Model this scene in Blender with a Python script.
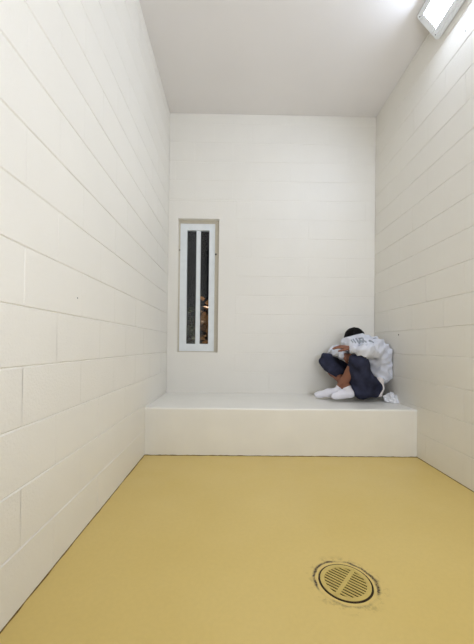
import bpy, bmesh, math, random
import numpy as np
from mathutils import Vector, Matrix

# ------------------------------------------------------------------ scene, camera, light
for o in list(bpy.data.objects): bpy.data.objects.remove(o)
SC = bpy.context.scene
COL = SC.collection
F_, CX, CY, YAW, PIT, ROL, HC = 318.4, 237.45, 342.8, .0112, .0071, .0117, .8942
XL, XR, YB, YF, BH, HT = -.7088, 1.4976, 3.3833, 2.5754, .3836, 3.3593
Y0 = -1.3                                             # where the modelled part of the cell ends, behind the camera
Ry = np.array([[math.cos(YAW), -math.sin(YAW), 0], [math.sin(YAW), math.cos(YAW), 0], [0, 0, 1]])
Rp = np.array([[1, 0, 0], [0, math.cos(PIT), math.sin(PIT)], [0, -math.sin(PIT), math.cos(PIT)]])
Rr = np.array([[math.cos(ROL), 0, math.sin(ROL)], [0, 1, 0], [-math.sin(ROL), 0, math.cos(ROL)]])
RW = Rr @ Rp @ Ry                                     # rows: right, forward, up
cd = bpy.data.cameras.new('camera'); cam = bpy.data.objects.new('camera', cd); COL.objects.link(cam)
r, f, u = RW
cam.matrix_world = Matrix(((r[0], u[0], -f[0], 0), (r[1], u[1], -f[1], 0), (r[2], u[2], -f[2], HC), (0, 0, 0, 1)))
cd.sensor_fit = 'VERTICAL'; cd.sensor_height = 36; cd.sensor_width = 36 * 474 / 644
cd.lens = F_ / 644 * 36
cd.shift_x = (237 - CX) / 644; cd.shift_y = (CY - 322) / 644
cd.clip_start = .02; cd.clip_end = 100
SC.camera = cam

def P(px, py, y):
    """point of the place seen at (px, py) of the photograph, at room depth y"""
    d = RW.T @ np.array([(px - CX) / F_, 1, -(py - CY) / F_])
    t = y / d[1]
    return np.array([d[0] * t, y, HC + d[2] * t])

w = bpy.data.worlds.new('night'); SC.world = w; w.use_nodes = True
w.node_tree.nodes['Background'].inputs[0].default_value = (.35, .4, .55, 1)
w.node_tree.nodes['Background'].inputs[1].default_value = .012

def area(name, loc, target, sx, sy, power, col):
    l = bpy.data.lights.new(name, 'AREA'); l.shape = 'RECTANGLE'; l.size = sx; l.size_y = sy
    l.energy = power; l.color = col
    o = bpy.data.objects.new(name, l); COL.objects.link(o); o.location = loc
    o.rotation_euler = (Vector(target) - Vector(loc)).to_track_quat('-Z', 'Y').to_euler()
    return o
area('added_fill', (.8, -.4, 1.3), (.3, 2.9, HT), 1.1, 1.1, 35, (.93, .972, 1.07))  # added fill light behind the camera, aimed up to brighten the room
LAMP = 31.0                                           # lens emission of the corner fixture
SC.view_settings.view_transform = 'Standard'; SC.view_settings.look = 'None'
SC.view_settings.gamma = 1; SC.view_settings.exposure = 0.06; SC.view_settings.use_curve_mapping = False

# ------------------------------------------------------------------ helpers
def lin(r, g, b):
    f = lambda c: (c / 255 / 12.92) if c / 255 <= .04045 else ((c / 255 + .055) / 1.055) ** 2.4
    return (f(r), f(g), f(b), 1)

def mat(name, col, rough=.5, spec=.5, metal=0, noise=0, nscale=3, bump=0, bscale=120, bdist=.002, col2=None):
    m = bpy.data.materials.new(name); m.use_nodes = True
    N = m.node_tree.nodes; L = m.node_tree.links; b = N['Principled BSDF']
    b.inputs['Base Color'].default_value = col; b.inputs['Roughness'].default_value = rough
    b.inputs['Specular IOR Level'].default_value = spec; b.inputs['Metallic'].default_value = metal
    tc = N.new('ShaderNodeTexCoord')
    if noise or col2:
        n = N.new('ShaderNodeTexNoise'); n.inputs['Scale'].default_value = nscale; n.inputs['Detail'].default_value = 5
        L.new(tc.outputs['Object'], n.inputs['Vector'])
        cr = N.new('ShaderNodeValToRGB'); cr.color_ramp.elements[0].position = .3; cr.color_ramp.elements[1].position = .7
        c2 = col2 or tuple(c * (1 - noise) for c in col[:3]) + (1,)
        cr.color_ramp.elements[0].color = c2; cr.color_ramp.elements[1].color = col
        L.new(n.outputs['Fac'], cr.inputs[0]); L.new(cr.outputs[0], b.inputs['Base Color'])
    if bump:
        n2 = N.new('ShaderNodeTexNoise'); n2.inputs['Scale'].default_value = bscale; n2.inputs['Detail'].default_value = 4
        L.new(tc.outputs['Object'], n2.inputs['Vector'])
        bp = N.new('ShaderNodeBump'); bp.inputs['Strength'].default_value = bump; bp.inputs['Distance'].default_value = bdist
        L.new(n2.outputs['Fac'], bp.inputs['Height']); L.new(bp.outputs[0], b.inputs['Normal'])
    return m

def link(name, me, m=None, parent=None, smooth=False):
    o = bpy.data.objects.new(name, me); COL.objects.link(o)
    if m is not None:
        for x in (m if isinstance(m, (list, tuple)) else [m]): me.materials.append(x)
    if parent is not None: o.parent = parent
    if smooth:
        for p in me.polygons: p.use_smooth = True
    return o

def from_bm(name, bm, m=None, parent=None, smooth=False):
    me = bpy.data.meshes.new(name); bm.to_mesh(me); bm.free()
    return link(name, me, m, parent, smooth)

def box(bm, a, b):
    v = [bm.verts.new((x, y, z)) for x in (a[0], b[0]) for y in (a[1], b[1]) for z in (a[2], b[2])]
    for q in ((0, 1, 3, 2), (4, 6, 7, 5), (0, 4, 5, 1), (2, 3, 7, 6), (0, 2, 6, 4), (1, 5, 7, 3)):
        bm.faces.new([v[i] for i in q])
    return v

def struct(o, kind='structure'): o['kind'] = kind; return o
def tag(o, label, cat, group=None):
    o['label'] = label; o['category'] = cat
    if group: o['group'] = group
    return o
def empty(name, loc):
    o = bpy.data.objects.new(name, None); COL.objects.link(o); o.location = loc; o.empty_display_size = .1
    return o

# ------------------------------------------------------------------ materials
def wall_mat():
    m = mat('wall_paint', lin(238, 234, 224), .42, .5, noise=.03, nscale=2.2, bump=.8, bscale=110, bdist=.0022)
    return m
M_wall = wall_mat()
M_smooth = mat('smooth_paint', lin(238, 234, 224), .42, .5, noise=.03, nscale=3, bump=.2, bscale=40, bdist=.001)
M_ceil = mat('ceiling_paint', lin(236, 232, 228), .6, .3, noise=.03, nscale=2, bump=.2, bscale=60, bdist=.001)
M_bench = mat('bench_paint', lin(243, 240, 231), .3, .5, noise=.05, nscale=4, bump=.25, bscale=25, bdist=.0015)

# ------------------------------------------------------------------ block walls
C = .2032
def wall_mesh(name, pt, u0, u1, v0, v1, joints, skip=None, seed=0, extra=None, js=1.0, C=C):
    """pt(u, v, d): u along, v up, d out of the wall. Blocks are built one by one with sloped joints."""
    rnd = random.Random(seed)
    bm = bmesh.new()
    def quad(ps): bm.faces.new([bm.verts.new(pt(*p)) for p in ps])
    k0 = int(math.floor(v0 / C)); k1 = int(math.ceil(v1 / C))
    for k in range(k0, k1):
        a, b = max(v0, k * C), min(v1, (k + 1) * C)
        if b - a < .004: continue
        off = joints + (k % 2) * .2032
        n0 = int(math.floor((u0 - off) / .4064))
        us = [off + i * .4064 for i in range(n0, n0 + 30)]
        for i in range(len(us) - 1):
            p, q = max(u0, us[i]), min(u1, us[i + 1])
            if q - p < .004: continue
            rects = [(p, q, a, b)]
            if skip:
                s0, s1, t0, t1 = skip
                if not (q <= s0 or p >= s1 or b <= t0 or a >= t1):
                    rects = []
                    if b > t1: rects.append((p, q, t1, b))
                    if a < t0: rects.append((p, q, a, t0))
                    aa, bb = max(a, t0), min(b, t1)
                    if p < s0: rects.append((p, s0, aa, bb))
                    if q > s1: rects.append((s1, q, aa, bb))
            for (p_, q_, a_, b_) in rects:
                if q_ - p_ < .01 or b_ - a_ < .01: continue
                gz = .0042 + rnd.uniform(-.0006, .0012); gx = .0026 + rnd.uniform(-.0008, .0006)
                D = -.0042 * js; dv = -rnd.choice((.0005, .0009, .0014, .0022)) * js
                d0 = rnd.uniform(-.0005, .0005)
                # level joints are raked deep; the upright ones are almost filled with paint
                al, bh = a_ + gz, b_ - gz
                quad([(p_, a_, D), (q_, a_, D), (q_, al, d0), (p_, al, d0)]); quad([(p_, bh, d0), (q_, bh, d0), (q_, b_, D), (p_, b_, D)])
                quad([(p_ + gx, al, d0), (q_ - gx, al, d0), (q_ - gx, bh, d0), (p_ + gx, bh, d0)])
                quad([(p_, al, dv), (p_ + gx, al, d0), (p_ + gx, bh, d0), (p_, bh, dv)]); quad([(q_ - gx, al, d0), (q_, al, dv), (q_, bh, dv), (q_ - gx, bh, d0)])
                quad([(p_, al, d0), (p_ + gx, al, d0), (p_, al, dv)]); quad([(q_, al, d0), (q_ - gx, al, d0), (q_, al, dv)])
                quad([(p_, bh, d0), (p_ + gx, bh, d0), (p_, bh, dv)]); quad([(q_, bh, d0), (q_ - gx, bh, d0), (q_, bh, dv)])
    if extra: extra(bm, quad)
    bmesh.ops.remove_doubles(bm, verts=bm.verts, dist=1e-5)
    bmesh.ops.recalc_face_normals(bm, faces=bm.faces)
    return from_bm(name, bm, M_wall)

T = .2
def back_left(bm, q): box(bm, (XL - T, Y0, 0), (XL - .0055, YB + T, HT))
def back_right(bm, q): box(bm, (XR + .0055, Y0, 0), (XR + T, YB + T, HT))
wl = struct(wall_mesh('wall_left', lambda u, v, d: (XL + d, u, v), Y0, YB, 0, HT, 1.2835, seed=1, extra=back_left, js=1.15))
wr = struct(wall_mesh('wall_right', lambda u, v, d: (XR - d, u, v), Y0, YB, 0, HT, 2.0568 , seed=2, extra=back_right, C=C * 1.023))

# window opening in the back wall and the smooth cast surround round it
WX0, WZ1 = P(178.3, 218.3, YB)[[0, 2]]; WX1, WZ0 = P(217.6, 352.6, YB)[[0, 2]]
SX1 = P(235.5, 300, YB)[0]; SZ1 = P(200, 201, YB)[2]
RD = .055                                            # depth of the reveal down to the steel frame
def back_extra(bm, quad):
    xs = [XL, WX0, WX1, SX1]; zs = [0, WZ0, WZ1, SZ1]
    for i in range(3):
        for j in range(3):
            if i == 1 and j == 1: continue
            quad([(xs[i], zs[j], -.0006), (xs[i + 1], zs[j], -.0006), (xs[i + 1], zs[j + 1], -.0006), (xs[i], zs[j + 1], -.0006)])
    quad([(SX1, 0, -.0006), (SX1, SZ1, -.0006), (SX1, SZ1, -.0045), (SX1, 0, -.0045)])
    quad([(XL, SZ1, -.0006), (SX1, SZ1, -.0006), (SX1, SZ1, -.0045), (XL, SZ1, -.0045)])
    R = [(WX0, WZ0), (WX1, WZ0), (WX1, WZ1), (WX0, WZ1)]
    for j in range(4):
        a, b = R[j], R[(j + 1) % 4]
        quad([(a[0], a[1], -.0006), (b[0], b[1], -.0006), (b[0], b[1], -T), (a[0], a[1], -T)])
    e = .0055
    for (a, b) in (((XL, YB + e, 0), (WX0 - .001, YB + T, HT)), ((WX1 + .001, YB + e, 0), (XR, YB + T, HT)),
                   ((WX0 - .001, YB + e, 0), (WX1 + .001, YB + T, WZ0 - .001)), ((WX0 - .001, YB + e, WZ1 + .001), (WX1 + .001, YB + T, HT))):
        box(bm, a, b)
wb = struct(wall_mesh('wall_back', lambda u, v, d: (u, YB - d, v), XL, XR, 0, HT, .376, skip=(XL - 1, SX1, -1, SZ1), seed=3, extra=back_extra, js=.55))

bm = bmesh.new(); box(bm, (XL - T, Y0, HT), (XR + T, YB + T, HT + .15)); struct(from_bm('ceiling', bm, M_ceil))

M_bolt = mat('dark_bolt', lin(70, 64, 56), .6)
def wall_dot(wall, x, px, py, rad, name):
    d = P(px, py, 1) - np.array([0, 0, HC]); y = x / d[0]; z = HC + d[2] * y
    bm = bmesh.new(); bmesh.ops.create_cone(bm, cap_ends=True, segments=12, radius1=rad, radius2=rad * .7, depth=.004)
    bm.transform(Matrix.Translation((x, y, z)) @ Matrix.Rotation(math.pi / 2, 4, 'Y')); from_bm(name, bm, M_bolt, wall)
wall_dot(wr, XR, 398.7, 334.7, .007, 'bolt'); wall_dot(wr, XR, 465.5, 31, .003, 'bolt'); wall_dot(wl, XL, 77.4, 298, .0035, 'bolt')

# ------------------------------------------------------------------ floor with the drain hole
DX, DY = P(345.4, 582.2, 1)[[0, 2]]
t_ = HC / (HC - DY); DX *= t_; DY = t_               # point of the floor seen there
RDR = .1
def floor_mat():
    m = bpy.data.materials.new('floor_paint'); m.use_nodes = True
    N = m.node_tree.nodes; L = m.node_tree.links; b = N['Principled BSDF']
    tc = N.new('ShaderNodeTexCoord')
    def noise(s, d=5, rough=.5):
        n = N.new('ShaderNodeTexNoise'); n.inputs['Scale'].default_value = s; n.inputs['Detail'].default_value = d
        n.inputs['Roughness'].default_value = rough
        L.new(tc.outputs['Object'], n.inputs['Vector']); return n.outputs['Fac']
    def ramp(i, *st):
        r_ = N.new('ShaderNodeValToRGB')
        while len(r_.color_ramp.elements) < len(st): r_.color_ramp.elements.new(.5)
        for e, (p, c) in zip(r_.color_ramp.elements, st):
            e.position = p; e.color = c if len(c) == 4 else (c[0],) * 3 + (1,)
        L.new(i, r_.inputs[0]); return r_.outputs[0]
    def mix(f, a, c, typ='MIX'):
        x = N.new('ShaderNodeMix'); x.data_type = 'RGBA'; x.blend_type = typ
        if isinstance(f, float): x.inputs[0].default_value = f
        else: L.new(f, x.inputs[0])
        for s, v in ((6, a), (7, c)):
            if isinstance(v, tuple): x.inputs[s].default_value = v
            else: L.new(v, x.inputs[s])
        return x.outputs[2]
    def math_(op, a, c=0.0):
        x = N.new('ShaderNodeMath'); x.operation = op
        for s, v in ((0, a), (1, c)):
            if isinstance(v, (float, int)): x.inputs[s].default_value = v
            else: L.new(v, x.inputs[s])
        return x.outputs[0]
    base = ramp(noise(1.6, 6), (.3, FLOOR_A), (.7, FLOOR_B))
    fine = ramp(noise(60, 3), (.35, (.975,)), (.65, (1.0,)))
    base = mix(1.0, base, fine, 'MULTIPLY')
    # worn, dirty paint in broken arcs round the drain
    sx = N.new('ShaderNodeVectorMath'); sx.operation = 'SUBTRACT'; L.new(tc.outputs['Object'], sx.inputs[0]); sx.inputs[1].default_value = (DX, DY, 0)
    ln = N.new('ShaderNodeVectorMath'); ln.operation = 'LENGTH'; L.new(sx.outputs[0], ln.inputs[0])
    rad = math_('ADD', ln.outputs['Value'], math_('MULTIPLY', math_('SUBTRACT', noise(22, 3), .5), .018))
    sp = N.new('ShaderNodeSeparateXYZ'); L.new(sx.outputs[0], sp.inputs[0])
    ang = math_('ARCTAN2', sp.outputs[1], sp.outputs[0])
    a01 = math_('FRACT', math_('ADD', math_('DIVIDE', ang, 2 * math.pi), 1.0))          # 0..1 from the +x side, anticlockwise
    arcs = ramp(a01, (0, (1,)), (.155, (1,)), (.19, (.75,)), (.215, (.12,)), (.25, (.2,)), (.275, (.95,)), (.52, (1,)), (.56, (.1,)), (.62, (.05,)), (.64, (.28,)), (.80, (.3,)), (.84, (.05,)), (.90, (.1,)), (.93, (.9,)))
    band = ramp(rad, (.1105, (0,)), (.1135, (1,)), (.118, (1,)), (.1225, (0,)))
    band2 = ramp(rad, (.1215, (0,)), (.123, (.7,)), (.1245, (0,)))
    band = math_('MAXIMUM', band, band2)
    nb = ramp(noise(28, 4, .7), (.34, (.25,)), (.5, (1,)))
    grit = ramp(noise(150, 3), (.35, (.45,)), (.6, (1,)))
    dirt = math_('MULTIPLY', math_('MULTIPLY', math_('MULTIPLY', band, arcs), nb), math_('MULTIPLY', grit, 1.5))
    dirt = math_('MINIMUM', dirt, 1.0)
    halo = math_('MULTIPLY', ramp(rad, (.1, (.0,)), (.125, (.5,)), (.16, (.0,))), ramp(noise(30, 5, .75), (.5, (0,)), (.62, (1,))))
    c = mix(halo, base, lin(150, 122, 66))
    c = mix(dirt, c, lin(66, 48, 26))
    L.new(c, b.inputs['Base Color'])
    rg = ramp(noise(4, 4), (.3, (.30,)), (.7, (.42,)))
    L.new(rg, b.inputs['Roughness'])
    bp = N.new('ShaderNodeBump'); bp.inputs['Strength'].default_value = .12; bp.inputs['Distance'].default_value = .001
    L.new(noise(18, 3), bp.inputs['Height']); L.new(bp.outputs[0], b.inputs['Normal'])
    b.inputs['Specular IOR Level'].default_value = .45
    return m
FLOOR_A, FLOOR_B = lin(220, 192, 113), lin(225, 198, 122)
M_floor = floor_mat()
bm = bmesh.new()
x0, x1, y0, y1 = XL - T, XR + T, Y0, YB + T
outer = [bm.verts.new(p) for p in ((x0, y0, 0), (x1, y0, 0), (x1, y1, 0), (x0, y1, 0))]
NS = 64
ring = [bm.verts.new((DX + RDR * math.cos(i / NS * 2 * math.pi), DY + RDR * math.sin(i / NS * 2 * math.pi), 0)) for i in range(NS)]
eds = [bm.edges.new((outer[i], outer[(i + 1) % 4])) for i in range(4)] + [bm.edges.new((ring[i], ring[(i + 1) % NS])) for i in range(NS)]
bmesh.ops.triangle_fill(bm, use_beauty=True, edges=eds)
for fc in list(bm.faces):
    c = fc.calc_center_median()
    if (c.x - DX) ** 2 + (c.y - DY) ** 2 < (RDR * .9) ** 2 and all((v.co.x - DX) ** 2 + (v.co.y - DY) ** 2 < (RDR * 1.01) ** 2 for v in fc.verts): bm.faces.remove(fc)
low = [bm.verts.new((v.co.x, v.co.y, -.012)) for v in ring]
for i in range(NS): bm.faces.new([ring[i], ring[(i + 1) % NS], low[(i + 1) % NS], low[i]])
bmesh.ops.recalc_face_normals(bm, faces=bm.faces)
if sum(fc.normal.z for fc in bm.faces) < 0: bmesh.ops.reverse_faces(bm, faces=bm.faces)
struct(from_bm('floor', bm, M_floor))

# ------------------------------------------------------------------ concrete bench
bm = bmesh.new(); v = box(bm, (XL + .0005, YF, .0), (XR - .0005, YB - .0005, BH))
eg = [e for e in bm.edges if all(abs(q.co.z - BH) < 1e-4 and abs(q.co.y - YF) < 1e-4 for q in e.verts)]
bmesh.ops.bevel(bm, geom=eg, offset=.014, segments=4, profile=.5, affect='EDGES')
# a long edge deserves a slightly uneven hand-trowelled line
bmesh.ops.subdivide_edges(bm, edges=[e for e in bm.edges if abs(e.verts[0].co.x - e.verts[1].co.x) > 1], cuts=24)
rb = random.Random(4)
for q in bm.verts:
    if q.co.y < YF + .02 and XL + .05 < q.co.x < XR - .05:
        q.co.y += .0012 * math.sin(q.co.x * 7 + 1) + .0008 * math.sin(q.co.x * 17)
        if q.co.z > .1: q.co.z += .0009 * math.sin(q.co.x * 9 + 2)
ben = from_bm('concrete_bench', bm, M_bench)
struct(ben)
ben['label'] = 'wide painted concrete bench built across the back of the cell'

# dirt-stained sealant lines where the floor meets bench and walls
def seal(name, a, b, n, mt):
    bm = bmesh.new(); a = Vector(a); b = Vector(b); n = Vector(n); d = (b - a); N_ = 90
    rs = random.Random(int(a.x * 100) + 7)
    prev = None
    for i in range(N_ + 1):
        p = a + d * (i / N_); h = .003 + rs.uniform(0, .0035); w_ = .003 + rs.uniform(0, .004)
        cur = [bm.verts.new(p + Vector((0, 0, h))), bm.verts.new(p + n * w_ * .6 + Vector((0, 0, h * .5))), bm.verts.new(p + n * w_ + Vector((0, 0, .0005))), bm.verts.new(p)]
        if prev:
            for j in range(4): bm.faces.new([prev[j], prev[(j + 1) % 4], cur[(j + 1) % 4], cur[j]])
        prev = cur
    bmesh.ops.recalc_face_normals(bm, faces=bm.faces)
    return struct(from_bm(name, bm, mt))
M_seal = mat('stained_sealant', lin(150, 122, 66), .7, .2, nscale=14, col2=lin(96, 76, 48))
seal('trim_1', (XL, YF - .001, 0), (XR, YF - .001, 0), (0, -1, 0), M_seal)
seal('trim_2', (XL - .002, Y0, 0), (XL - .002, YF, 0), (1, 0, 0), M_seal)
seal('trim_3', (XR + .002, Y0, 0), (XR + .002, YF, 0), (-1, 0, 0), M_seal)

# ------------------------------------------------------------------ window
M_steel = mat('window_steel_paint', lin(236, 240, 240), .4, .5, noise=.06, nscale=14, bump=.15, bscale=30, bdist=.001)
M_dark = mat('dark_screw', lin(40, 38, 36), .5)
YG = YB + RD
win = struct(empty('window_1', ((WX0 + WX1) / 2, YG, WZ0)))
def rel(o, e=None):
    """keep world-coordinate mesh, parent to an empty"""
    e = e or win
    o.data.transform(Matrix.Translation(-Vector(e.location)))
    o.parent = e; return o
gx0, gz1 = P(187.2, 230, YG)[[0, 2]]; gx1, gz0 = P(208, 344, YG)[[0, 2]]
m0, m1 = P(195.7, 290, YG)[0], P(199.9, 290, YG)[0]
bm = bmesh.new()
fy0, fy1 = YG, YG + .05
fx0, fz1 = P(180.6, 223.4, YG)[[0, 2]]; fx1, fz0 = P(213.8, 351.4, YG)[[0, 2]]
box(bm, (fx0, fy0, fz0), (gx0, fy1, fz1)); box(bm, (gx1, fy0, fz0), (fx1, fy1, fz1))
box(bm, (gx0, fy0, gz1), (gx1, fy1, fz1)); box(bm, (gx0, fy0, fz0), (gx1, fy1, gz0))
# the steel frame stops short of the plaster
bmesh.ops.bevel(bm, geom=list(bm.edges), offset=.0015, segments=1, affect='EDGES')
rel(from_bm('window_frame', bm, M_steel))
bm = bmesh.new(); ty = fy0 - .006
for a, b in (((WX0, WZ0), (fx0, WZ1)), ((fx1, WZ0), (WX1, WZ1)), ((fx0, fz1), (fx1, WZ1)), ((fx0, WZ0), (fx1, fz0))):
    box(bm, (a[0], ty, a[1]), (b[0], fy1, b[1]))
rel(from_bm('window_surround', bm, mat('window_surround_shaded', lin(208, 200, 182), .5, .4, noise=.08, nscale=20)))  # recess shade painted in: wall colour darkened to beige around the frame
bm = bmesh.new(); box(bm, (m0, fy0 + .012, gz0), (m1, fy1 - .004, gz1)); bmesh.ops.bevel(bm, geom=list(bm.edges), offset=.002, segments=1, affect='EDGES')
rel(from_bm('window_bar', bm, M_steel))
mg = bpy.data.materials.new('window_glass'); mg.use_nodes = True
N = mg.node_tree.nodes; L = mg.node_tree.links
for n in list(N):
    if n.type == 'BSDF_PRINCIPLED': N.remove(n)
tr = N.new('ShaderNodeBsdfTransparent'); tr.inputs[0].default_value = (.72, .74, .76, 1)
gl = N.new('ShaderNodeBsdfGlossy'); gl.inputs['Roughness'].default_value = .03
fr = N.new('ShaderNodeFresnel'); fr.inputs[0].default_value = 1.5
mx = N.new('ShaderNodeMixShader'); L.new(fr.outputs[0], mx.inputs[0]); L.new(tr.outputs[0], mx.inputs[1]); L.new(gl.outputs[0], mx.inputs[2])
L.new(mx.outputs[0], N['Material Output'].inputs[0])
bm = bmesh.new(); box(bm, (gx0 - .004, fy0 + .03, gz0 - .004), (gx1 + .004, fy0 + .036, gz1 + .004))
rel(from_bm('window_pane', bm, mg))
def screw(px, py, y, rad=.006, mt=M_dark, par=None, n=(0, -1, 0)):
    p = Vector(P(px, py, y)) if py is not None else Vector(px)
    bm = bmesh.new()
    bmesh.ops.create_cone(bm, cap_ends=True, segments=14, radius1=rad, radius2=rad * .6, depth=rad * .7)
    q = Vector((0, 0, 1)).rotation_difference(Vector(n)).to_matrix().to_4x4()
    bm.transform(Matrix.Translation(p) @ q)
    return rel(from_bm('screw', bm, mt), par)
screw(179.6, 250, YG - .007, .008); screw(215.8, 254.3, YG - .007, .011)
for (a, b) in ((190, 226.3), (199, 226), (206, 226.5), (186, 347), (196, 347.3), (206, 347.5), (183.5, 240), (183.2, 290), (183, 335), (211, 240), (211, 290), (210.6, 335)):
    screw(a, b, YG - .0005, .0035, M_steel)

# outside in the dark: a shrub with tan leaves close to the pane
M_leaf = mat('tan_leaf', lin(205, 160, 105), .5, .4, nscale=9, col2=lin(120, 88, 52))
M_leafd = mat('green_leaf', lin(70, 78, 44), .6, .3, nscale=9, col2=lin(40, 48, 30))
M_twig = mat('twig', lin(86, 66, 44), .8, .2)
def shrub(px0, px1, py0, py1, y0, y1, n, seed, mt, label, size):
    rs = random.Random(seed)
    base = P((px0 + px1) / 2, py1, (y0 + y1) / 2); e = empty('shrub', (base[0], base[1], -.3))
    bm = bmesh.new(); bt = bmesh.new()
    root = Vector((base[0], base[1], -.3))
    def stick(a, b, r0, r1):
        d = (b - a); q = d.to_track_quat('Z', 'Y').to_matrix().to_4x4()
        bmesh.ops.create_cone(bt, cap_ends=True, segments=6, radius1=r0, radius2=r1, depth=d.length, matrix=Matrix.Translation((a + b) / 2) @ q)
    for s in range(9):
        yy = rs.uniform(y0, y1); tip = Vector(P(rs.uniform(px0, px1), py0 + (py1 - py0) * rs.uniform(0, .5), yy))
        mid = root.lerp(tip, .55) + Vector((rs.uniform(-.05, .05), rs.uniform(-.03, .03), 0))
        stick(root, mid, .008, .005); stick(mid, tip, .005, .002)
        for k in range(n // 9):
            t = rs.uniform(.05, 1); c = mid.lerp(tip, t) + Vector((rs.gauss(0, .035), rs.gauss(0, .03), rs.gauss(0, .03)))
            Ln = size * rs.uniform(.6, 1.2); W_ = Ln * .36
            R_ = Matrix.Rotation(rs.uniform(0, 6.28), 4, 'Z') @ Matrix.Rotation(rs.uniform(-1.2, 1.2), 4, 'X') @ Matrix.Rotation(rs.uniform(-.6, .6), 4, 'Y')
            pts = [(0, 0, 0), (Ln * .3, W_, .15 * W_), (Ln * .65, W_ * .8, 0), (Ln, 0, -.25 * W_), (Ln * .65, -W_ * .8, 0), (Ln * .3, -W_, .15 * W_)]
            mid_ = [(Ln * .3, 0, -.2 * W_), (Ln * .65, 0, -.3 * W_)]
            V_ = [bm.verts.new(Matrix.Translation(c) @ R_ @ Vector(q)) for q in pts + mid_]
            for fi in ((0, 6, 1), (1, 6, 7, 2), (2, 7, 3), (0, 5, 6), (5, 4, 7, 6), (4, 3, 7)): bm.faces.new([V_[i] for i in fi])
    tag(e, label, 'shrub')
    rel(from_bm('foliage', bm, mt), e); rel(from_bm('stem', bt, M_twig), e)
yl = area('added_shrub_light', (-.1, YB + .62, 2.75), (-.33, YB + .42, .9), .12, .12, 11, (1, .85, .68)); yl.data.spread = math.radians(50)  # added light outside, put in so the shrub leaves show
shrub(200, 216, 298, 350, YB + .36, YB + .48, 150, 5, M_leaf, 'tan leafed shrub seen through the right pane of the dark window', .10)
shrub(184, 196, 305, 350, YB + .5, YB + .8, 120, 6, M_leafd, 'dim green shrub seen through the left pane of the dark window', .09)

# ------------------------------------------------------------------ corner light fixture
M_fix = mat('fixture_white_enamel', lin(240, 243, 244), .35, .5, noise=.03, nscale=20)
fy_end = 2.325; fy_far = 1.10
e = empty('corner_light_fixture', (XR - .08, (fy_end + fy_far) / 2, HT - .08))
tag(e, 'white metal corner light fixture glowing where ceiling meets the right wall', 'light fixture')
A = Vector((XR - .158, 0, HT)); B = Vector((XR, 0, HT - .178))
nrm = Vector((-(A - B).z, 0, (A - B).x)).normalized()
if nrm.z > 0: nrm = -nrm
ax = (B - A).normalized()
sec = [Vector((XR, 0, HT)), A, A + nrm * .012 + ax * .0, A + nrm * .03 + ax * .012, B + nrm * .03 - ax * .012, B + nrm * .012, B]
def prism(sec, ya, yb, name, mt, par, bev=.003):
    bm = bmesh.new()
    s0 = [bm.verts.new((p.x, ya, p.z)) for p in sec]; s1 = [bm.verts.new((p.x, yb, p.z)) for p in sec]
    n = len(sec)
    bm.faces.new(s0); bm.faces.new(s1[::-1])
    for i in range(n): bm.faces.new([s0[i], s1[i], s1[(i + 1) % n], s0[(i + 1) % n]])
    bmesh.ops.recalc_face_normals(bm, faces=bm.faces)
    if bev: bmesh.ops.bevel(bm, geom=list(bm.edges), offset=bev, segments=2, affect='EDGES')
    return rel(from_bm(name, bm, mt), par)
prism(sec, fy_far, fy_end, 'housing', M_fix, e)
Lf = (A - B).length
i0, i1 = .050, Lf - .060
a_ = A + ax * i0 + nrm * .03; b_ = A + ax * i1 + nrm * .03
# door frame round the lens, standing on the housing
fr_in = [(i0, i1)]
bm = bmesh.new()
def fbar(u0, u1, ya, yb, h0=.028, h1=.040):
    c = [A + ax * u0 + nrm * h0, A + ax * u1 + nrm * h0, A + ax * (u1 - .004) + nrm * h1, A + ax * (u0 + .004) + nrm * h1]
    s0 = [bm.verts.new((p.x, ya, p.z)) for p in c]; s1 = [bm.verts.new((p.x, yb, p.z)) for p in c]
    bm.faces.new(s0); bm.faces.new(s1[::-1])
    for i in range(4): bm.faces.new([s0[i], s1[i], s1[(i + 1) % 4], s0[(i + 1) % 4]])
fbar(.02, i0, fy_far + .015, fy_end - .015); fbar(i1, Lf - .02, fy_far + .015, fy_end - .015)
fbar(i0 - .004, i1 + .004, fy_end - .06, fy_end - .015); fbar(i0 - .004, i1 + .004, fy_far + .015, fy_far + .06)
bmesh.ops.recalc_face_normals(bm, faces=bm.faces)
rel(from_bm('lens_frame', bm, M_fix), e)
ml = bpy.data.materials.new('lit_lens'); ml.use_nodes = True
bn = ml.node_tree.nodes['Principled BSDF']; bn.inputs['Base Color'].default_value = (.9, .9, .9, 1)
bn.inputs['Emission Color'].default_value = (.83, .955, 1.2, 1); bn.inputs['Emission Strength'].default_value = LAMP
a_ = A + ax * (i0 - .002) + nrm * .0295; b_ = A + ax * (i1 + .002) + nrm * .0295
prism([a_, b_, b_ + nrm * .006, a_ + nrm * .006], fy_far + .05, fy_end - .05, 'lens', ml, e, 0)
for ya in (fy_end - .03, fy_far + .03):
    for uu in (.032, Lf - .032):
        p = A + ax * uu + nrm * .041
        screw((p.x, ya, p.z), None, None, .004, M_dark, e, nrm)

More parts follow.
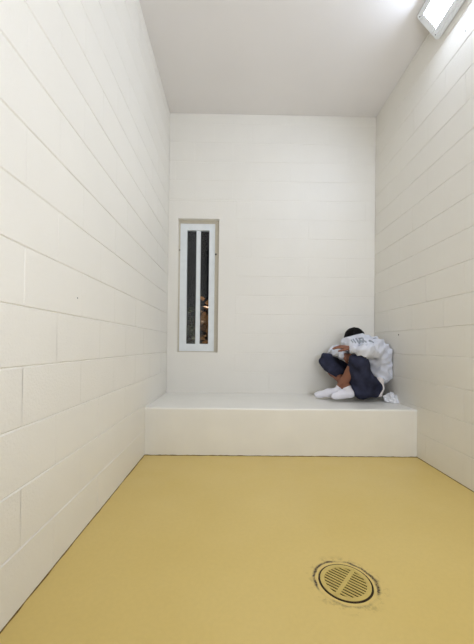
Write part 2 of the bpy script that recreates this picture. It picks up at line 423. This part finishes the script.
# ------------------------------------------------------------------ floor drain
M_drain = mat('drain_paint', lin(212, 186, 104), .4, .4, noise=.1, nscale=30, bump=.3, bscale=60, bdist=.001)
M_pit = mat('drain_pit', lin(18, 13, 9), 1, .2)
M_rim = mat('drain_rim_dirt', lin(70, 55, 34), .7, .2, nscale=40, col2=lin(44, 34, 22))
dr = empty('floor_drain', (DX, DY, 0)); tag(dr, 'round slotted floor drain cover painted yellow in the floor', 'floor drain')
def disc(bm, ro, ri, z0, z1, n=64):
    vs = []
    for rr_, z in ((ri, z0), (ro, z0), (ro, z1), (ri, z1)):
        vs.append([bm.verts.new((rr_ * math.cos(i / n * 6.283185), rr_ * math.sin(i / n * 6.283185), z)) for i in range(n)])
    for a, b in ((0, 1), (1, 2), (2, 3), (3, 0)):
        for i in range(n): bm.faces.new([vs[a][i], vs[a][(i + 1) % n], vs[b][(i + 1) % n], vs[b][i]])
    bmesh.ops.recalc_face_normals(bm, faces=bm.faces)
bm = bmesh.new(); disc(bm, .0985, .0905, -.010, .0012); o = from_bm('rim', bm, M_rim, dr)
# grate: plate built from straight pieces clipped to a circle, slots left open
bm = bmesh.new(); disc(bm, .0925, .0765, -.001, .0028)
RS = .0775; th = math.radians(49.5 - 90); nb = 11; pitch = 2 * RS / nb; sw = pitch * .5
def slab(pts):
    a = [bm.verts.new((x, y, .0004)) for x, y in pts]; b = [bm.verts.new((x, y, .0028)) for x, y in pts]
    bm.faces.new(a[::-1]); bm.faces.new(b)
    for i in range(len(pts)): bm.faces.new([a[i], a[(i + 1) % len(pts)], b[(i + 1) % len(pts)], b[i]])
def R2(x, y): return (x * math.cos(th) - y * math.sin(th), x * math.sin(th) + y * math.cos(th))
for i in range(nb + 1):                              # bars run across the rib
    c = -RS + i * pitch; lo, hi = c - (pitch - sw) / 2, c + (pitch - sw) / 2
    lo, hi = max(lo, -RS), min(hi, RS)
    if hi - lo < .001: continue
    hl = math.sqrt(max(0, RS ** 2 - min(abs(lo), abs(hi)) ** 2)); hl2 = math.sqrt(max(0, RS ** 2 - max(abs(lo), abs(hi)) ** 2))
    if abs(lo) > abs(hi): wl_, wh_ = hl2, hl
    else: wl_, wh_ = hl, hl2
    slab([R2(-wl_, lo), R2(-wh_, hi), R2(-.0070, hi), R2(-.0070, lo)]); slab([R2(.0070, lo), R2(.0070, hi), R2(wh_, hi), R2(wl_, lo)])
slab([R2(-.0070, -RS), R2(.0070, -RS), R2(.0070, RS), R2(-.0070, RS)])
o = from_bm('grate', bm, M_drain, dr)
bm = bmesh.new(); disc(bm, .0985, .0001, -.06, -.05)
disc(bm, .0998, .0905, -.055, -.009)
o = from_bm('drain_bowl', bm, M_pit, dr)
for s in (-1, 1):
    x, y = R2(0, s * .0845); bm = bmesh.new(); bmesh.ops.create_cone(bm, cap_ends=True, segments=16, radius1=.004, radius2=.003, depth=.002)
    bm.transform(Matrix.Translation((x, y, .0035))); from_bm('screw', bm, M_drain, dr)

# ------------------------------------------------------------------ signed-distance modelling for the soft shapes
def noise3(p, f, seed=0):
    """smooth pseudo noise from summed sines"""
    rs = np.random.RandomState(seed); out = 0
    for i in range(6):
        k = rs.normal(size=3); k = k / np.linalg.norm(k) * f * (0.7 + .6 * rs.rand())
        out = out + np.sin(p[0] * k[0] + p[1] * k[1] + p[2] * k[2] + rs.rand() * 6.28)
    return out / 6 ** .5
class Field:
    def __init__(s, lo, hi, h):
        s.h = h; s.lo = np.array(lo, float); s.n = np.ceil((np.array(hi) - s.lo) / h).astype(int) + 1
        s.D = np.full(s.n, .3, np.float32)
        s.ax = [s.lo[i] + h * np.arange(s.n[i]) for i in range(3)]
    def win(s, lo, hi):
        a = np.clip(np.floor((np.array(lo) - s.lo) / s.h).astype(int), 0, s.n - 1); b = np.clip(np.ceil((np.array(hi) - s.lo) / s.h).astype(int) + 1, 1, s.n)
        sl = tuple(slice(a[i], b[i]) for i in range(3))
        X, Y, Z = np.meshgrid(*[s.ax[i][sl[i]].astype(np.float32) for i in range(3)], indexing='ij', sparse=True)
        return sl, X, Y, Z
    def smin(s, sl, d, k):
        D = s.D[sl]
        if k <= 0: s.D[sl] = np.minimum(D, d); return
        h = np.maximum(k - np.abs(D - d), 0) / k
        s.D[sl] = np.minimum(D, d) - h * h * k * .25
    def cone(s, a, b, r0, r1, k=.01, pad=.05):
        a = np.array(a, float); b = np.array(b, float); m = max(r0, r1) + pad + k
        sl, X, Y, Z = s.win(np.minimum(a, b) - m, np.maximum(a, b) + m)
        ba = b - a; L2 = ba @ ba
        t = np.clip(((X - a[0]) * ba[0] + (Y - a[1]) * ba[1] + (Z - a[2]) * ba[2]) / max(L2, 1e-9), 0, 1)
        d = np.sqrt((X - a[0] - ba[0] * t) ** 2 + (Y - a[1] - ba[1] * t) ** 2 + (Z - a[2] - ba[2] * t) ** 2) - (r0 + (r1 - r0) * t)
        s.smin(sl, d.astype(np.float32), k)
    def chain(s, pts, k=.01):
        for (a, ra), (b, rb_) in zip(pts[:-1], pts[1:]): s.cone(a, b, ra, rb_, k)
    def ell(s, c, r, ax=None, k=.01, pad=.05, sub=False):
        c = np.array(c, float); r = np.array(r, float); m = r.max() + pad + k
        sl, X, Y, Z = s.win(c - m, c + m)
        A_ = np.eye(3) if ax is None else np.array(ax)
        q = [(X - c[0]) * A_[i][0] + (Y - c[1]) * A_[i][1] + (Z - c[2]) * A_[i][2] for i in range(3)]
        k0 = np.sqrt(sum((q[i] / r[i]) ** 2 for i in range(3))); k1 = np.sqrt(sum((q[i] / r[i] ** 2) ** 2 for i in range(3))) + 1e-6
        d = (k0 * (k0 - 1) / k1).astype(np.float32)
        if sub: s.D[sl] = np.maximum(s.D[sl], -d)
        else: s.smin(sl, d, k)
    def grid(s): return np.meshgrid(*[a.astype(np.float32) for a in s.ax], indexing='ij', sparse=True)
    def mesh(s):
        D = s.D.copy(); D[0] = D[-1] = .1; D[:, 0] = D[:, -1] = .1; D[:, :, 0] = D[:, :, -1] = .1
        ins = D < 0; n = D.shape
        cn = [c - 1 for c in n]
        cnt = np.zeros(cn, np.int32); acc = np.zeros((3,) + tuple(cn), np.float32)
        offs = [(i, j, k) for i in (0, 1) for j in (0, 1) for k in (0, 1)]
        for a in offs:
            for dxs in range(3):
                if a[dxs]: continue
                b = list(a); b[dxs] = 1
                sa = tuple(slice(a[i], a[i] + cn[i]) for i in range(3)); sb = tuple(slice(b[i], b[i] + cn[i]) for i in range(3))
                m = ins[sa] != ins[sb]
                da, db = D[sa][m], D[sb][m]; t = da / (da - db)
                cnt[m] += 1
                for i in range(3): acc[i][m] += a[i] + (t if i == dxs else 0)
        act = cnt > 0; idx = np.full(cn, -1, np.int64); idx[act] = np.arange(act.sum())
        ijk = np.argwhere(act).astype(np.float32)
        V = ijk + np.stack([acc[i][act] / cnt[act] for i in range(3)], 1)
        V = V * s.h + s.lo
        Q = []
        for d in range(3):
            o1, o2 = (d + 1) % 3, (d + 2) % 3
            sa = [slice(1, n[i] - 1) for i in range(3)]; sb = list(sa); sa[d] = slice(0, n[d] - 1); sb[d] = slice(1, n[d])
            A_, B_ = ins[tuple(sa)], ins[tuple(sb)]
            m = np.argwhere(A_ != B_); base = m.copy()
            for i in range(3):
                if i != d: base[:, i] += 1
            fl = A_[A_ != B_]
            def cell(u, v):
                c = base.copy(); c[:, o1] -= u; c[:, o2] -= v; return idx[c[:, 0], c[:, 1], c[:, 2]]
            q = np.stack([cell(1, 1), cell(0, 1), cell(0, 0), cell(1, 0)], 1)
            q[~fl] = q[~fl][:, ::-1]
            Q.append(q)
        Q = np.concatenate(Q); Q = Q[(Q >= 0).all(1)]
        return V, Q
def soft(name, fld, m, par, iters=2, sel=None):
    V, Q = fld.mesh()
    e = par.location if par is not None else Vector((0, 0, 0))
    me = bpy.data.meshes.new(name)
    me.from_pydata((V - np.array(e)).tolist(), [], Q.tolist()); me.validate()
    if iters:
        bm = bmesh.new(); bm.from_mesh(me)
        for _ in range(iters): bmesh.ops.smooth_vert(bm, verts=bm.verts, factor=.5, use_axis_x=True, use_axis_y=True, use_axis_z=True)
        bm.to_mesh(me); bm.free()
    o = link(name, me, m, par, True)
    if sel:
        for p in me.polygons:
            c = np.array(p.center) + np.array(e)
            if sel(c, np.array(p.normal)): p.material_index = 1
    return o

# ------------------------------------------------------------------ the person
M_skin = mat('skin', lin(142, 94, 72), .55, .4, noise=.12, nscale=25)
M_hair = mat('black_hair', lin(12, 10, 11), .8, .15, bump=.8, bscale=160, bdist=.003)
M_shirt = mat('sweatshirt_fabric', lin(222, 224, 232), .9, .1, noise=.04, nscale=12, bump=.3, bscale=220, bdist=.001)
M_print = mat('faded_print', lin(172, 177, 182), .9, .1, nscale=60, col2=lin(132, 138, 142))
M_short = mat('navy_fabric', lin(60, 63, 84), .9, .1, nscale=8, col2=lin(32, 32, 42), bump=.3, bscale=200, bdist=.001)
M_sock = mat('white_sock', lin(236, 234, 240), .9, .1, bump=.4, bscale=240, bdist=.001)
M_under = mat('white_undershirt', lin(236, 228, 224), .9, .1)

pb = P(372, 398, 3.0)
per = empty('person', (pb[0], 3.0, BH))
tag(per, 'person in pale sweatshirt and navy shorts curled up in the corner, head on arms', 'person')

head = P(354.6, 338.2, 3.03)
neck = P(365, 344.5, 3.04)
up = np.array([-.35, -.1, .93]); up /= np.linalg.norm(up)           # crown direction
fwd = np.array([-.80, .05, -.60]); fwd -= up * (fwd @ up); fwd /= np.linalg.norm(fwd)   # face direction: down and forward
side = np.cross(up, fwd)
HA = np.array([fwd, side, up])
crown = np.array([.0, -.25, 1.0])
SHN, SHF = P(374, 349, 2.90), P(366, 347, 3.19)
ELN, ELF = P(366, 351.5, 2.755), P(334.5, 352.5, 3.17)
WRN, WRF = P(351.5, 348.6, 2.89), P(343.5, 355, 3.02)
PEL = P(369, 386, 3.06)
HPN, HPF = P(366.5, 386.3, 2.98), P(367, 386, 3.15)
KNN, KNF = P(358.2, 362.5, 2.845), P(327.5, 361.5, 3.17)
ANN, ANF = P(340.5, 386.6, 2.985), P(347, 387.2, 2.945)
spine = [(PEL, .095), (P(379, 372, 3.08), .09), (P(377, 358, 3.08), .095), (P(373, 350, 3.05), .085)]
LO = (.60, 2.60, BH - .02); HI = (XR + .01, 3.375, 1.13)

# body: one continuous skin
b = Field(LO, HI, .0042)
b.chain(spine, .04)
b.cone(spine[-1][0], neck, .07, .055, .03); b.cone(neck, head, .054, .055, .02)
b.ell(head, (.092, .072, .098), HA, .02)
b.ell(head + fwd * .03 - up * .055, (.055, .05, .05), HA, .02)           # jaw
b.cone(head + fwd * .09 - up * .005, head + fwd * .108 - up * .035, .007, .013, .008)   # nose
b.ell(head + fwd * .088 + up * .018, (.014, .045, .010), HA, .01)        # brow
b.ell(head + fwd * .088 - up * .062, (.010, .024, .008), HA, .006)       # lips
for s in (-1, 1):
    b.ell(head + side * s * .072 - up * .01, (.018, .010, .030), HA, .006)
    b.ell(head + fwd * .082 + side * s * .030, (.014, .014, .012), HA, .004)
for sh in (SHN, SHF): b.cone(spine[-1][0], sh, .08, .058, .03)
b.chain([(SHN, .045), (ELN, .034), (WRN, .027)], .015); b.chain([(SHF, .045), (ELF, .036), (WRF, .027)], .015)
def hand(fl, wr, tip_dir, nrm_, lateral, curl, L=.085):
    """palm with five unequal fingers; tip_dir: from wrist to the knuckles"""
    t = tip_dir / np.linalg.norm(tip_dir); n = nrm_ - t * (nrm_ @ t); n /= np.linalg.norm(n); l = lateral - t * (lateral @ t) - n * (lateral @ n); l /= np.linalg.norm(l)
    fl.cone(wr, wr + t * .03, .027, .02, .01)
    pc = wr + t * .055
    fl.ell(pc, (.045, .038, .017), np.array([t, l, n]), .012)
    for i, (lt, ln) in enumerate(((-.027, .060), (-.0095, .074), (.0085, .078), (.026, .070))):
        k0 = wr + t * (.088 - .004 * abs(i - 2)) + l * lt
        s1 = k0 + (t * math.cos(curl) - n * math.sin(curl)) * ln * .5 + l * lt * .18
        s2 = s1 + (t * math.cos(curl * 2.2) - n * math.sin(curl * 2.2)) * ln * .32
        s3 = s2 + (t * math.cos(curl * 3.0) - n * math.sin(curl * 3.0)) * ln * .22
        fl.chain([(k0 - t * .02, .0095), (k0, .0092), (s1, .0082), (s2, .0074), (s3, .0064)], .003)
    q0 = wr + t * .022 + l * .024; q1 = q0 + t * .030 + l * .026 - n * .006; q2 = q1 + t * .028 + l * .006 - n * .012; q3 = q2 + t * .020 - n * .01
    fl.chain([(q0, .013), (q1, .0105), (q2, .009), (q3, .0075)], .005)
hand(b, WRN, P(341, 346.6, 2.93) - WRN, np.array([0, -.35, 1.]), np.array([-.4, -1., -.2]), .22)
hand(b, WRF, P(350, 357.5, 2.99) - WRF, np.array([-.6, -.5, .5]), np.array([-.3, -.6, -1.]), .8)
b.chain([(HPN, .088), (KNN, .060)], .03); b.chain([(HPF, .09), (KNF, .062)], .03)
def shin(kn, an, calf):
    m = kn + (an - kn) * .35 + calf
    b.chain([(kn, .055), (m, .050), (kn + (an - kn) * .75, .038), (an, .034)], .02)
shin(P(356, 362, 2.85), ANN, np.array([.01, .01, -.01])); shin(KNF, ANF, np.array([-.005, .0, -.012]))
def foot(fl, an, pts, g=0):
    fl.cone(an, pts[0][0], .035 + g, pts[0][1] + g, .02)
    fl.chain([(p, r_ + g) for p, r_ in pts], .02)
FTN = [(P(339, 391.2, 3.0), .033), (P(328.5, 392.8, 3.02), .034), (P(320.5, 394.2, 3.05), .026), (P(317, 394.8, 3.06), .022)]
FTF = [(P(350.0, 393.0, 2.925), .036), (P(342, 394.2, 2.915), .036), (P(336.5, 395.7, 2.905), .027), (P(334, 396.3, 2.90), .023)]
foot(b, ANN, FTN, -.004); foot(b, ANF, FTF, -.004)
X, Y, Z = b.grid()
b.D = np.maximum(b.D, (BH + .006) - Z + 0 * X); b.D = np.maximum(b.D, X - (XR - .008) + 0 * Y + 0 * Z)
soft('body', b, M_skin, per, 1)

# hair: cap over the crown
h = Field(head - .16, head + .16, .004)
h.ell(head, (.099, .079, .106), HA, .0)
X, Y, Z = h.grid(); P3 = (X, Y, Z)
h.D = h.D + .0014 * noise3(P3, 220, 3).astype(np.float32)
ca, cb = P(344.5, 337.4, 2.95), P(363.5, 332.8, 2.95)
def plane(pts, X, Y, Z, toward):
    a, b_, c_ = pts; n = np.cross(b_ - a, c_ - a); n /= np.linalg.norm(n)
    if n @ (toward - a) < 0: n = -n
    return (X - a[0]) * n[0] + (Y - a[1]) * n[1] + (Z - a[2]) * n[2]          # positive towards 'toward'
hp = (ca, cb, (ca + cb) / 2 + np.array([.01, .15, -.012]))
pl = plane(hp, X, Y, Z, head + np.array([0, 0, .3]))
h.D = np.maximum(h.D, -(pl + .012))
soft('hair', h, M_hair, per, 1)

# sweatshirt with folds; its collar is pulled up over the lower head
s = Field(LO, HI, .0048)
s.chain([(PEL + np.array([.075, 0, .055]), .096), (P(379.5, 372, 3.07), .118), (P(377.5, 357, 3.06), .125), (P(373, 350, 3.04), .118)], .04)
s.cone(spine[-1][0], neck, .10, .075, .04); s.cone(neck, head, .085, .08, .03)
s.ell(head - up * .01 + fwd * .012, (.112, .088, .106), HA, .02)
for sh in (SHN, SHF): s.cone(spine[-1][0], sh, .10, .076, .04)
s.chain([(SHN, .077), (ELN, .053), (WRN + (ELN - WRN) * .1, .040)], .010)
s.chain([(SHF, .075), (ELF, .056), (WRF + (ELF - WRF) * .12, .042)], .02)
s.cone(P(352, 345, 2.93), P(366, 346, 2.9), .045, .06, .03)              # bunched cloth between arm and face
X, Y, Z = s.grid(); P3 = (X, Y, Z)
# folds run round the waist and across the bent sleeve
q = (X - per.location.x); zz = Z - BH
wv = np.sin(95 * (zz + .55 * q + .35 * (Y - 3)) + 2.2 * noise3(P3, 9, 11)) * np.clip(1 - (zz - .05) / .42, 0, 1)
wv2 = np.sin(85 * (.8 * q - .6 * zz - .5 * (Y - 2.9)) + 2.0 * noise3(P3, 12, 5)) * np.clip((zz - .3) / .12, 0, 1)
s.D = (s.D + .013 * wv * np.abs(wv) ** .3 + .008 * wv2 + .004 * noise3(P3, 34, 8) + .012 * np.abs(noise3(P3, 60, 41)) - .008 + .002 * noise3(P3, 90, 9)).astype(np.float32)
pl = plane(hp, X, Y, Z, head + np.array([0, 0, .3]))
near = np.sqrt((X - head[0]) ** 2 + (Y - head[1]) ** 2 + (Z - head[2]) ** 2) - .145
s.D = np.maximum(s.D, np.minimum(pl, -near))                            # collar ends at the hairline
hem = plane((P(389, 381, 3.0), P(380, 383.5, 2.9), P(389, 384, 3.2)), X, Y, Z, P(385, 400, 3.0))
s.D = np.maximum(s.D, hem + .004 * np.sin(X * 60 + Y * 40))
s.D = np.maximum(s.D, X - (XR - .006)); s.D = np.maximum(s.D, BH + .01 - Z)
s.D = s.D.astype(np.float32)
def to_px(c):
    d = RW @ (c - np.array([0, 0, HC])); return CX + F_ * d[0] / d[1], CY - F_ * d[2] / d[1]
strokes = [((351.2, 340.0), (352.8, 342.2), .5), ((353.2, 339.4), (355.6, 342.6), .55), ((356.2, 338.8), (359.2, 343.2), .7), ((357.6, 341.8), (361, 342.0), .6),
           ((359.2, 338.4), (362.6, 338.4), .7), ((359.6, 340.2), (363.2, 341.8), .8), ((362.6, 338.4), (363.6, 341.4), .6), ((364.6, 341), (366.2, 342), .5),
           ((369.2, 340.7), (371.8, 341.4), .65), ((371.6, 341.2), (373.2, 342.4), .5), ((373.4, 338.4), (376, 338.0), .35)]
def printed(c, n):
    if n[1] > .2 or c[1] > 3.12: return False
    x, y = to_px(c)
    if not (350 < x < 377 and 337 < y < 344): return False
    for (a, b_, w_) in strokes:
        ax_, ay = a; dx, dy = b_[0] - ax_, b_[1] - ay; t = max(0, min(1, ((x - ax_) * dx + (y - ay) * dy) / (dx * dx + dy * dy)))
        if math.hypot(x - ax_ - dx * t, y - ay - dy * t) < w_ * 1.25: return True
    return False
shirt = soft('sweatshirt', s, [M_shirt, M_print], per, 1, printed)

# white undershirt tail below the hem
t = Field(P(376, 398, 3.0) - .12, P(386, 380, 3.1) + .10, .004)
t.chain([(P(379.5, 381, 2.97), .040), (P(380.4, 388, 2.96), .030), (P(379.6, 394.5, 2.96), .024)], .02)
X, Y, Z = t.grid(); t.D = np.maximum(t.D + .002 * noise3((X, Y, Z), 60, 2), BH + .004 - Z).astype(np.float32)
soft('undershirt', t, M_under, per, 1)

# long loose shorts
g = Field(LO, HI, .0048)
g.ell(PEL, (.108, .155, .110), None, .03)
g.chain([(HPN + np.array([-.01, 0, 0]), .106), (KNN, .080)], .03)
g.chain([(KNN, .080), (P(358.5, 374, 2.90), .088), (P(363, 388, 2.95), .092)], .03)
g.chain([(P(374.5, 390.5, 2.97), .062), (P(360.5, 389, 2.93), .082)], .03)
g.chain([(HPF, .112), (KNF, .080)], .03)
g.chain([(KNF, .080), (KNF + (ANF - KNF) * .50 + np.array([-.008, 0, -.005]), .096)], .03)
X, Y, Z = g.grid(); P3 = (X, Y, Z)
g.D = (g.D + .006 * np.sin(60 * (.7 * X + .7 * Z - .5 * Y) + 2.5 * noise3(P3, 10, 21)) + .004 * noise3(P3, 30, 22)).astype(np.float32)
# far leg opening: cut across the upper shin and hollowed
farcut = plane((P(317.5, 366.8, 3.1), P(341.5, 379.5, 3.1), P(329, 372, 3.3)), X, Y, Z, P(320, 385, 3.1))
isfar = (X - P(344.5, 370, 3.0)[0])                                      # only left of the shins' crossing
g.D = np.maximum(g.D, np.minimum(farcut, -isfar))
inner = Field(LO, HI, .0048)
inner.chain([(KNF + (ANF - KNF) * .52, .030), (KNF + (ANF - KNF) * .85 + np.array([-.008, 0, -.006]), .082)], .02)
g.D = np.maximum(g.D, -inner.D)
g.D = np.maximum(g.D, BH + .003 - Z); g.D = np.maximum(g.D, X - (XR - .02)).astype(np.float32)
# near leg: its hanging edge leaves the shin free
nearcut = plane((P(349.2, 362, 2.85), P(349.0, 381, 2.85), P(349.4, 370, 3.0)), X, Y, Z, P(330, 372, 2.9))
nc2 = plane((P(349.0, 380, 2.85), P(354.6, 398, 2.85), P(352, 389, 3.0)), X, Y, Z, P(330, 392, 2.9))
lowpart = np.maximum(nearcut, -1e3)
reg = (P(0, 362, 2.9)[2] - Z)                                           # below the knee
isn = 2.99 - Y + 0 * X
g.D = np.where((isn > 0) & (reg > 0), np.maximum(g.D, np.maximum(nearcut, np.where(P(0, 380, 2.9)[2] - Z > 0, nc2, -1))), g.D).astype(np.float32)
soft('shorts', g, M_short, per, 1)

# socks, one for each foot
def sock(an, pts, up_to):
    lo = np.minimum.reduce([p for p, _ in pts] + [an]) - .07; hi = np.maximum.reduce([p for p, _ in pts] + [an]) + .07
    k = Field(lo, hi, .0038); foot(k, an, pts, .0035)
    X, Y, Z = k.grid(); k.D = k.D + .0012 * noise3((X, Y, Z), 90, 4)
    pz = plane(up_to, X, Y, Z, an + np.array([0, 0, .3]))
    k.D = np.maximum(np.maximum(k.D, pz), BH + .001 - Z).astype(np.float32)
    soft('sock', k, M_sock, per, 1)
sock(ANN, FTN, (P(335.2, 383.8, 2.95), P(341.5, 388.5, 2.95), P(338, 385, 3.08)))
sock(ANF, FTF, (P(341.5, 388.6, 2.9), P(351, 384.8, 2.9), P(346, 386.5, 3.05)))

# ------------------------------------------------------------------ crumpled cloth
cc = P(392.5, 399, 2.9)
cl = Field(cc - np.array([.13, .12, .1]), cc + np.array([.15, .12, .1]), .0035)
cl.ell((P(390.8, 398.5, 2.92)), (.055, .05, .040), None, .01)
cl.ell((P(395.3, 401, 2.91)), (.055, .045, .026), None, .02)
cl.cone(P(395, 402.8, 2.88), P(400.5, 403.6, 2.90), .014, .008, .02)
cl.cone(P(391, 394.5, 2.95), P(398.5, 399.5, 2.95), .016, .012, .01)
X, Y, Z = cl.grid(); P3 = (X, Y, Z)
rg = 1 - np.abs(noise3(P3, 110, 31)); rg2 = 1 - np.abs(noise3(P3, 210, 33))
cl.D = (cl.D - .020 * rg - .010 * rg2 + .013)
cl.D = np.maximum(cl.D, BH + .0008 - Z).astype(np.float32)
ce = empty('cloth', (cc[0], 2.91, BH))
co = soft('cloth', cl, mat('white_cloth', lin(236, 236, 238), .9, .1, bump=.3, bscale=200, bdist=.001), None, 1)
bpy.data.objects.remove(ce)
co.data.transform(Matrix.Translation((-cc[0], -2.91, -BH))); co.location = (cc[0], 2.91, BH); co.name = 'crumpled_cloth'
tag(co, 'small crumpled white cloth lying on the bench against the right wall', 'cloth')
